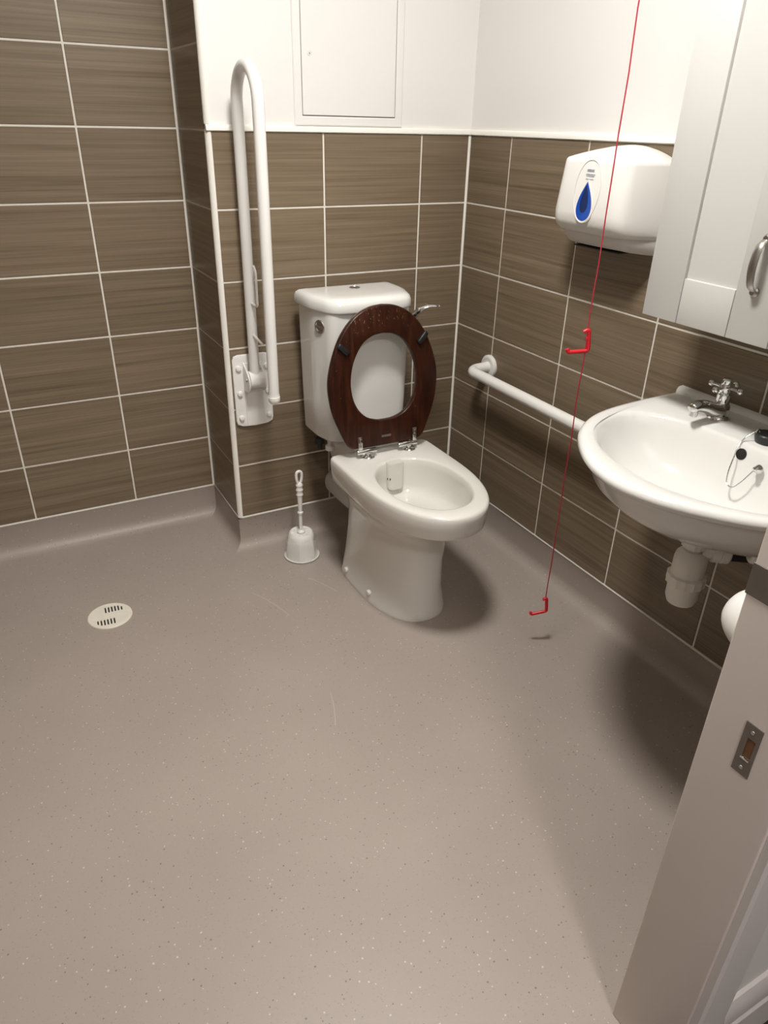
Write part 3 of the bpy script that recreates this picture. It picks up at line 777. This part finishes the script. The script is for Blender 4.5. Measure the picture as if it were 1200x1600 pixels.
finish('end_cap', lathe(bmesh.new(), [(.0, -.020), (.012, -.019), (.0175, -.012), (.0185, -.004), (.0185, .003), (.0172, .004), (.0172, .010), (.0, .010)], (RX, yb, .648), n=26), M_TRIM, k, label='cream plastic end cap')
# roll-holder wire on the rail
b = tube(bmesh.new(), fillet([(RX, ya-.010, .905), (RX+.004, ya-.055, .900), (RX+.004, ya-.058, 1.005), (RX+.004, ya-.040, 1.020)], .012, 6), .0042, 12)
finish('roll_hook', b, M_COAT, k, smooth=60)
b = tube(bmesh.new(), [(RX, ya-.012, .805), (RX+.006, ya-.075, .790)], [.0050, .0038], 12)
finish('roll_peg', b, M_COAT, k, smooth=60)

# ------------------------------------------------------------------ straight grab rail on the right wall
k = thing('grab_rail', (0, -.5, .63), 'short white horizontal grab rail on the right wall between toilet and basin', 'grab rail')
ya, yb, zz, ox = -.228, -.93, .645, -.090
pts = fillet([(-.006, ya, zz), (ox, ya, zz-.004), (ox, yb, zz-.010), (-.006, yb, zz-.006)], .045, 10)
finish('bar', tube(bmesh.new(), pts, .0185, 24), M_COAT, k, smooth=60)
for y, z in ((ya, zz), (yb, zz-.006)):
    finish('flange', lathe(bmesh.new(), [(.041, 0), (.041, .009), (.038, .0125), (.030, .014), (.028, .012), (.0, .012)], (-.0005, y, z), (-1, 0, 0), 36), M_COAT, k)

# ------------------------------------------------------------------ paper towel dispenser
k = thing('towel_dispenser', (0, -.752, 1.13), 'white paper towel dispenser with a blue teardrop window on the right wall', 'dispenser')
YC = -.752
def dsp(z, hwall, hfront, dep, bow, e=1):
    P = round_poly([(0, -hwall), (-.030, -hwall*.995), (-dep, -hfront), (-dep-bow, 0), (-dep, hfront), (-.030, hwall*.995), (0, hwall)],
                   [.002, .03, .030, .10, .030, .03, .002], 8)
    return [Vector((p.x-.0005, YC+p.y, z)) for p in P]
b = loft(bmesh.new(), [dsp(1.164, .164, .116, .112, .004), dsp(1.166, .166, .119, .120, .004), dsp(1.176, .168, .121, .134, .004), dsp(1.192, .169, .121, .143, .004), dsp(1.215, .169, .120, .146, .004),
                       dsp(1.26, .167, .117, .1425, .004), dsp(1.33, .163, .112, .137, .004), dsp(1.337, .162, .111, .1355, .004), dsp(1.341, .159, .108, .132, .004),
                       ])
# domed top: rises to the wall
top = dsp(1.341, .159, .108, .132, .004)
for f in (.85, .65, .45, .25, .02):
    ring = []
    for p in top:
        x = p.x*f; y = YC+(p.y-YC)*(1-.10*(1-f)**1.0)
        ring.append(Vector((x-.0005*(1-f), y, 1.341+.032*(1-f**1.8)*max(0.0, 1-abs((p.y-YC)/.162)**2.0))))
    vs_prev = None
    if f == .85: rings_top = [top]
    rings_top.append(ring)
loft(b, rings_top, False, True)
bmesh.ops.remove_doubles(b, verts=b.verts[:], dist=1e-5)
cov = finish('cover', b, M_PLAS, k, smooth=45)
b = loft(bmesh.new(), [dsp(1.125, .150, .095, .055, .004), dsp(1.132, .158, .108, .085, .008), dsp(1.150, .163, .116, .104, .011), dsp(1.1675, .164, .117, .106, .011)])
finish('base', b, M_PLASG, k, smooth=45)
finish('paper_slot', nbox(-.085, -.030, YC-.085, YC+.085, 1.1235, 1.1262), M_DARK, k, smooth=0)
def fx(z):                       # front surface x of the cover at its centre
    import bisect
    zs = [1.176, 1.192, 1.215, 1.26, 1.33, 1.337]; xs = [.1375, .1465, .1495, .146, .1405, .139]
    j = max(1, min(len(zs)-1, bisect.bisect(zs, z))); f = (z-zs[j-1])/(zs[j]-zs[j-1])
    return -(xs[j-1]+(xs[j]-xs[j-1])*f)-.0006
def tear(w, h, n=40):
    out = []
    for i in range(n):
        a = 2*PI*i/n; c = cos(a)
        r = w*sin(a)*(sin(a/2))**1.15
        out.append((r, h*c))
    return out
def front_plate(name, loops, th, bev, zc, dx, mat, parent, label=None):
    b = plate2d(loops, th, bev, 2)
    tilt = math.atan2(fx(zc+.04)-fx(zc-.04), .08)
    M = Matrix(((0, 0, -1, fx(zc)-dx), (-1, 0, 0, YC-.002), (0, 1, 0, zc), (0, 0, 0, 1))) @ Matrix.Rotation(-tilt, 4, 'X')
    b.transform(M)
    return finish(name, b, mat, parent, smooth=40, label=label)
front_plate('window_surround', [tear(.043, .052)], .0016, .0, 1.243, .0004, M_PLAS, cov)
front_plate('level_window', [tear(.036, .046)], .0024, .0, 1.243, .0008, M_BLUE, cov, 'blue teardrop window')
front_plate('level_strip', [[(x-.001, y+.006) for x, y in tear(.018, .033)]], .0010, .0, 1.243, .0021, M_BLUED, cov)
big = [(x, y) for x, y in ell(0, .004, .046, .074, 60)]
big = [(x*(1.0+.10*(y/.09)), y) for x, y in big]
bin_ = [(x*.965, .004+(y-.004)*.98) for x, y in big]
front_plate('moulded_line', [big, bin_], .0014, .0, 1.262, .0002, M_PLAS, cov)
# small, no longer legible print above the window: three short lines of marks
random.seed(3)
for row, (z, w, h) in enumerate(((1.3165, .024, .0062), (1.3075, .030, .0026), (1.3035, .026, .0020), (1.2965, .025, .0022))):
    x = -w/2; lp = []
    while x < w/2:
        cw = random.uniform(.0014, .0034)
        hh = h*random.uniform(.55, 1.0)/2
        lp.append([(x, -hh), (x+cw, -hh), (x+cw, hh), (x, hh)]); x += cw+random.uniform(.0006, .0016)
    front_plate('printed_line', lp, .0008, 0, z-.002, .0003, M_INK, cov)

# ------------------------------------------------------------------ wall cabinet
k = thing('wall_cabinet', (0, -1.395, 1.035), 'off-white shaker wall cabinet with two doors above the basin', 'cabinet')
CD, CY0, CY1, CB, CT = -.22, -1.072, -1.724, 1.034, 1.80
finish('carcass', nbox(CD+.020, -.0005, CY1+.002, CY0-.002, CB+.002, CT, bev=.001, seg=1), M_CAB, k, smooth=30)
def cab_door(ya, yb, hy):
    """ya > yb"""
    st, rl, th = .0975, .095, .019
    b = bmesh.new()
    d = finish('door', nbox(CD+.008, CD+th, yb+st-.01, ya-st+.01, CB+rl-.01, CT-rl+.01), M_CAB, k, smooth=0)
    g = .0006
    finish('stile', nbox(CD, CD+th, ya-st+g, ya, CB, CT, bev=.0016), M_CAB, d)
    finish('stile', nbox(CD, CD+th, yb, yb+st-g, CB, CT, bev=.0016), M_CAB, d)
    finish('rail', nbox(CD, CD+th, yb+st+g, ya-st-g, CB, CB+rl, bev=.0016), M_CAB, d)
    finish('rail', nbox(CD, CD+th, yb+st+g, ya-st-g, CT-rl, CT, bev=.0016), M_CAB, d)
    b = bmesh.new()
    z0, z1 = 1.133, 1.232
    rings = []
    P = bez([(CD-.001, hy, z0), (CD-.010, hy, z0+.004), (CD-.022, hy, z0+.016), (CD-.028, hy, (z0+z1)/2), (CD-.022, hy, z1-.016), (CD-.010, hy, z1-.004), (CD-.001, hy, z1)], 6)
    for i, p in enumerate(P):
        dd = (P[min(i+1, len(P)-1)]-P[max(i-1, 0)]).normalized(); sd = Vector((0, 1, 0)); up = sd.cross(dd)
        f = sin(PI*i/(len(P)-1)); w = .0045+.0045*f
        rings.append([p+sd*w*cos(2*PI*q/14)+up*.0032*sin(2*PI*q/14) for q in range(14)])
    h = finish('handle', loft(b, rings), M_STEEL, d, smooth=60, label='polished metal bow handle')
    for z in (z0, z1):
        b = lathe(bmesh.new(), [(.0095, 0), (.0095, .003), (.007, .006), (.0055, .010), (.0, .011)], (CD-.0003, hy, z), (-1, 0, 0), 24)
        finish('handle_rose', b, M_STEEL, d)
cab_door(CY0, (CY0+CY1)/2+.0015, -1.342)
cab_door((CY0+CY1)/2-.0015, CY1, -1.454)

# ------------------------------------------------------------------ access panel
k = thing('access_panel', (-.447, 0.0085, 1.396), 'flush white access panel with a small lock on the painted wall', 'access panel')
px0, px1, pz0, pz1 = -.629, -.263, 1.3965, 1.86
yf = .0088
b = bmesh.new()
pr = [(0, 0), (0, .003), (.003, .005), (.022, .005), (.025, .0035), (.025, 0)]
C4 = [(px0, pz0, 1, 1), (px1, pz0, -1, 1), (px1, pz1, -1, -1), (px0, pz1, 1, -1), (px0, pz0, 1, 1)]
loft(b, [[Vector((x+sx*o, yf-h, z+sz*o)) for o, h in pr] for x, z, sx, sz in C4], False, False)
bmesh.ops.remove_doubles(b, verts=b.verts[:], dist=1e-6)
finish('frame', b, M_PAINT, k, smooth=25)
finish('recess', nbox(px0+.02, px1-.02, yf-.0006, yf, pz0+.02, pz1-.02), M_DULL, k, smooth=0)
dr = finish('door', nbox(px0+.0270, px1-.0272, yf-.0042, yf-.0008, pz0+.0278, pz1-.027, bev=.001, seg=1), M_PAINT, k, smooth=30)
lk = finish('lock', lathe(bmesh.new(), [(.0075, 0), (.0075, .0012), (.0060, .0016), (.0055, .0006), (.0, .0006)], (px0+.052, yf-.0042, 1.582), (0, -1, 0), 22), M_PAINT, dr)
finish('keyhole', lathe(bmesh.new(), [(.0, .0), (.0026, .0), (.0026, .0012), (.0, .0012)], (px0+.052, yf-.0043, 1.581), (0, -1, 0), 12), M_STEEL, lk)

# ------------------------------------------------------------------ emergency pull cord
cxp, cyp = -.264, -.954
k = thing('pull_cord', (cxp, cyp, .11), 'red emergency pull cord with two red handles hanging from the ceiling', 'pull cord')
finish('ceiling_switch', lathe(bmesh.new(), [(.042, 0), (.042, -.022), (.036, -.030), (.012, -.033), (.006, -.045), (.0, -.045)], (cxp, cyp, CZ-.0003), n=32), M_PLAS, k)
b = tube(bmesh.new(), [(cxp+.0012*sin(i*1.7), cyp+.0012*cos(i*1.3), CZ-.04-(CZ-.04-.166)*i/40) for i in range(41)], .0016, 8)
finish('cord', b, M_CORD, k, smooth=60)
rgt = Vector((.881, -.473, 0)); rgt.normalize()
def cord_handle(z, size, tl):
    """open L-shaped hook handle: short nose, upright, foot with an upturned tip"""
    o = Vector((cxp, cyp, z)); s = size
    Z = Vector((0, 0, 1))
    pts = [o-rgt*.012*s+Z*-.006*s, o+rgt*.003*s+Z*.003*s, o+rgt*.010*s-Z*.062*s, o-rgt*.050*s-Z*(.062+tl)*s, o-rgt*.054*s-Z*(.052+tl)*s]
    b = tube(bmesh.new(), fillet(pts, .009*s, 7), .0064*s, 14)
    return finish('handle', b, M_RED, k, smooth=60)
cord_handle(.972, .82, .006)
cord_handle(.170, .74, .018)
finish('knot', lathe(bmesh.new(), [(.0, -.005), (.0035, -.004), (.0045, 0), (.0035, .004), (.0, .005)], (cxp, cyp, .952), n=12), M_CORD, k)

# ------------------------------------------------------------------ toilet brush and holder
bx, by = -.722, -.152
k = thing('brush_holder', (bx, by, 0), 'white faceted toilet brush pot in a clear saucer beside the toilet', 'brush holder')
finish('saucer', lathe(bmesh.new(), [(.0, .0006), (.060, .0006), (.0635, .003), (.0645, .007), (.0625, .0075), (.0610, .004), (.0, .003)], (bx, by, 0), n=48), M_PLAS, k)
b = bmesh.new(); R = []
for z, r, fac in ((.004, .0550, .06), (.02, .0570, .30), (.045, .0565, .42), (.07, .0530, .26), (.088, .0480, .03), (.098, .0435, 0), (.102, .0400, 0)):
    ring = []
    for i in range(72):
        a = 2*PI*i/72; kk = abs(((i % 12)-6)/6.0)          # six facets
        ring.append(Vector((bx+r*(1-fac*.40*(1-kk**2))*cos(a), by+r*(1-fac*.40*(1-kk**2))*sin(a), z)))
    R.append(ring)
for r, z in ((.0385, .1005), (.037, .098), (.015, .0985), (.0145, .094)):
    R.append([Vector((bx+r*cos(2*PI*i/72), by+r*sin(2*PI*i/72), z)) for i in range(72)])
pot = finish('pot', loft(b, R), M_PLAS, k, smooth=28)
for q in range(12):
    a = 2*PI*q/12
    finish('lid_rib', nbox(.019, .034, -.0045, .0045, 0, .0022, bev=.0008, seg=1, M=Matrix.Translation((bx, by, .0978)) @ Matrix.Rotation(a, 4, 'Z')), M_PLAS, pot)
finish('clear_cup', lathe(bmesh.new(), [(.0610, .008), (.0600, .04), (.0560, .075), (.0545, .080), (.0540, .080), (.0590, .04), (.0600, .008)], (bx, by, 0), n=48, cap0=False, cap1=False), M_CLEAR, k)
k = thing('toilet_brush', (bx, by, .095), 'white plastic toilet brush with a looped handle standing in its pot', 'brush')
finish('collar', lathe(bmesh.new(), [(.0, .0985), (.0140, .0985), (.0145, .103), (.0120, .107), (.0080, .110), (.0, .110)], (bx, by, 0), n=28), M_PLAS, k)
finish('stick', lathe(bmesh.new(), [(.0, .045), (.0062, .046), (.0062, .175), (.0100, .177), (.0102, .182), (.0066, .185), (.0080, .215), (.0092, .240), (.0100, .246), (.0125, .252), (.0100, .258), (.0110, .265), (.0132, .271), (.0104, .277), (.0110, .283), (.0128, .289), (.0100, .296), (.0, .297)], (bx, by, 0), n=24), M_PLAS, k)
b = tube(bmesh.new(), bez([(bx-.002, by, .292), (bx-.0075, by, .305), (bx-.0100, by, .325), (bx-.0080, by, .337), (bx, by, .3415), (bx+.0080, by, .337), (bx+.0100, by, .325), (bx+.0075, by, .305), (bx+.002, by, .292)], 6), .0050, 12)
finish('hanging_loop', b, M_PLAS, k, smooth=60)
finish('bristle_head', lathe(bmesh.new(), [(.0, .012), (.022, .014), (.030, .03), (.030, .07), (.020, .085), (.0, .086)], (bx, by, 0), n=24), M_PLASG, k)

# ------------------------------------------------------------------ floor drain
dx, dy, R0 = -1.413, -.222, .066
k = thing('floor_drain', (dx, dy, 0), 'round cream slotted drain grate set in the vinyl floor', 'drain')
loops = [ell(0, 0, R0, R0, 56)]
random.seed(5)
def slot(x0, x1, y0, y1): return [(x0, y0), (x1, y0), (x1, y1), (x0, y1)]
for i in range(6):
    for s in (1, -1):
        u = s*(-.0105+i*.0098)
        c = min(math.sqrt(max(.0565**2-(abs(u)+.0022)**2, 0)), .049)
        if c > .0215:
            loops.append(slot(u-.0023, u+.0023, .0165, c) if s > 0 else slot(u-.0023, u+.0023, -c, -.0165))
        wv = s*(.0125-i*.0085)
        t2 = math.sqrt(.0565**2-(abs(wv)+.001)**2)
        loops.append(slot(.019, t2, wv-.0013, wv+.0013) if s > 0 else slot(-t2, -.019, wv-.0013, wv+.0013))
b = plate2d(loops, .0034, .0, 0)
b.transform(Matrix.Translation((dx, dy, .0026)) @ Matrix.Rotation(math.radians(-4), 4, 'Z'))
gr = finish('grate', b, M_DRAIN, k, smooth=0)
finish('grate_rim', lathe(bmesh.new(), [(R0-.001, .0004), (R0+.0025, .0004), (R0+.002, .0030), (R0, .0046), (R0-.003, .0046), (R0-.003, .002)], (dx, dy, 0), n=56, cap0=False, cap1=False), M_DRAIN, k)
finish('drain_shade_disc', lathe(bmesh.new(), [(.0, .0003), (R0-.001, .0003), (R0-.001, .0008), (.0, .0008)], (dx, dy, 0), n=40), M_DARK, k)  # flat disc below the slots, the drain's inner shade put into its colour

# ------------------------------------------------------------------ rounded white fixture on the door wall behind the jamb
k = thing('wall_fixture', (-.60, YF, .77), 'smooth rounded white fixture half hidden behind the door jamb', 'fixture')
b = bmesh.new(); R = []
for i in range(15):
    a = PI/2*i/14
    f = max(cos(a), .001)**.72; yq = YF+.010+.130*sin(a)
    R.append([Vector((-.605+.075*f*cos(2*PI*q/40), yq, .750+.062*f*sin(2*PI*q/40))) for q in range(40)])
finish('casing', loft(b, R), M_PLAS, k, smooth=60)
finish('back_plate', nbox(-.690, -.510, YF+.0005, YF+.0115, .686, .828, bev=.003), M_PLAS, k)
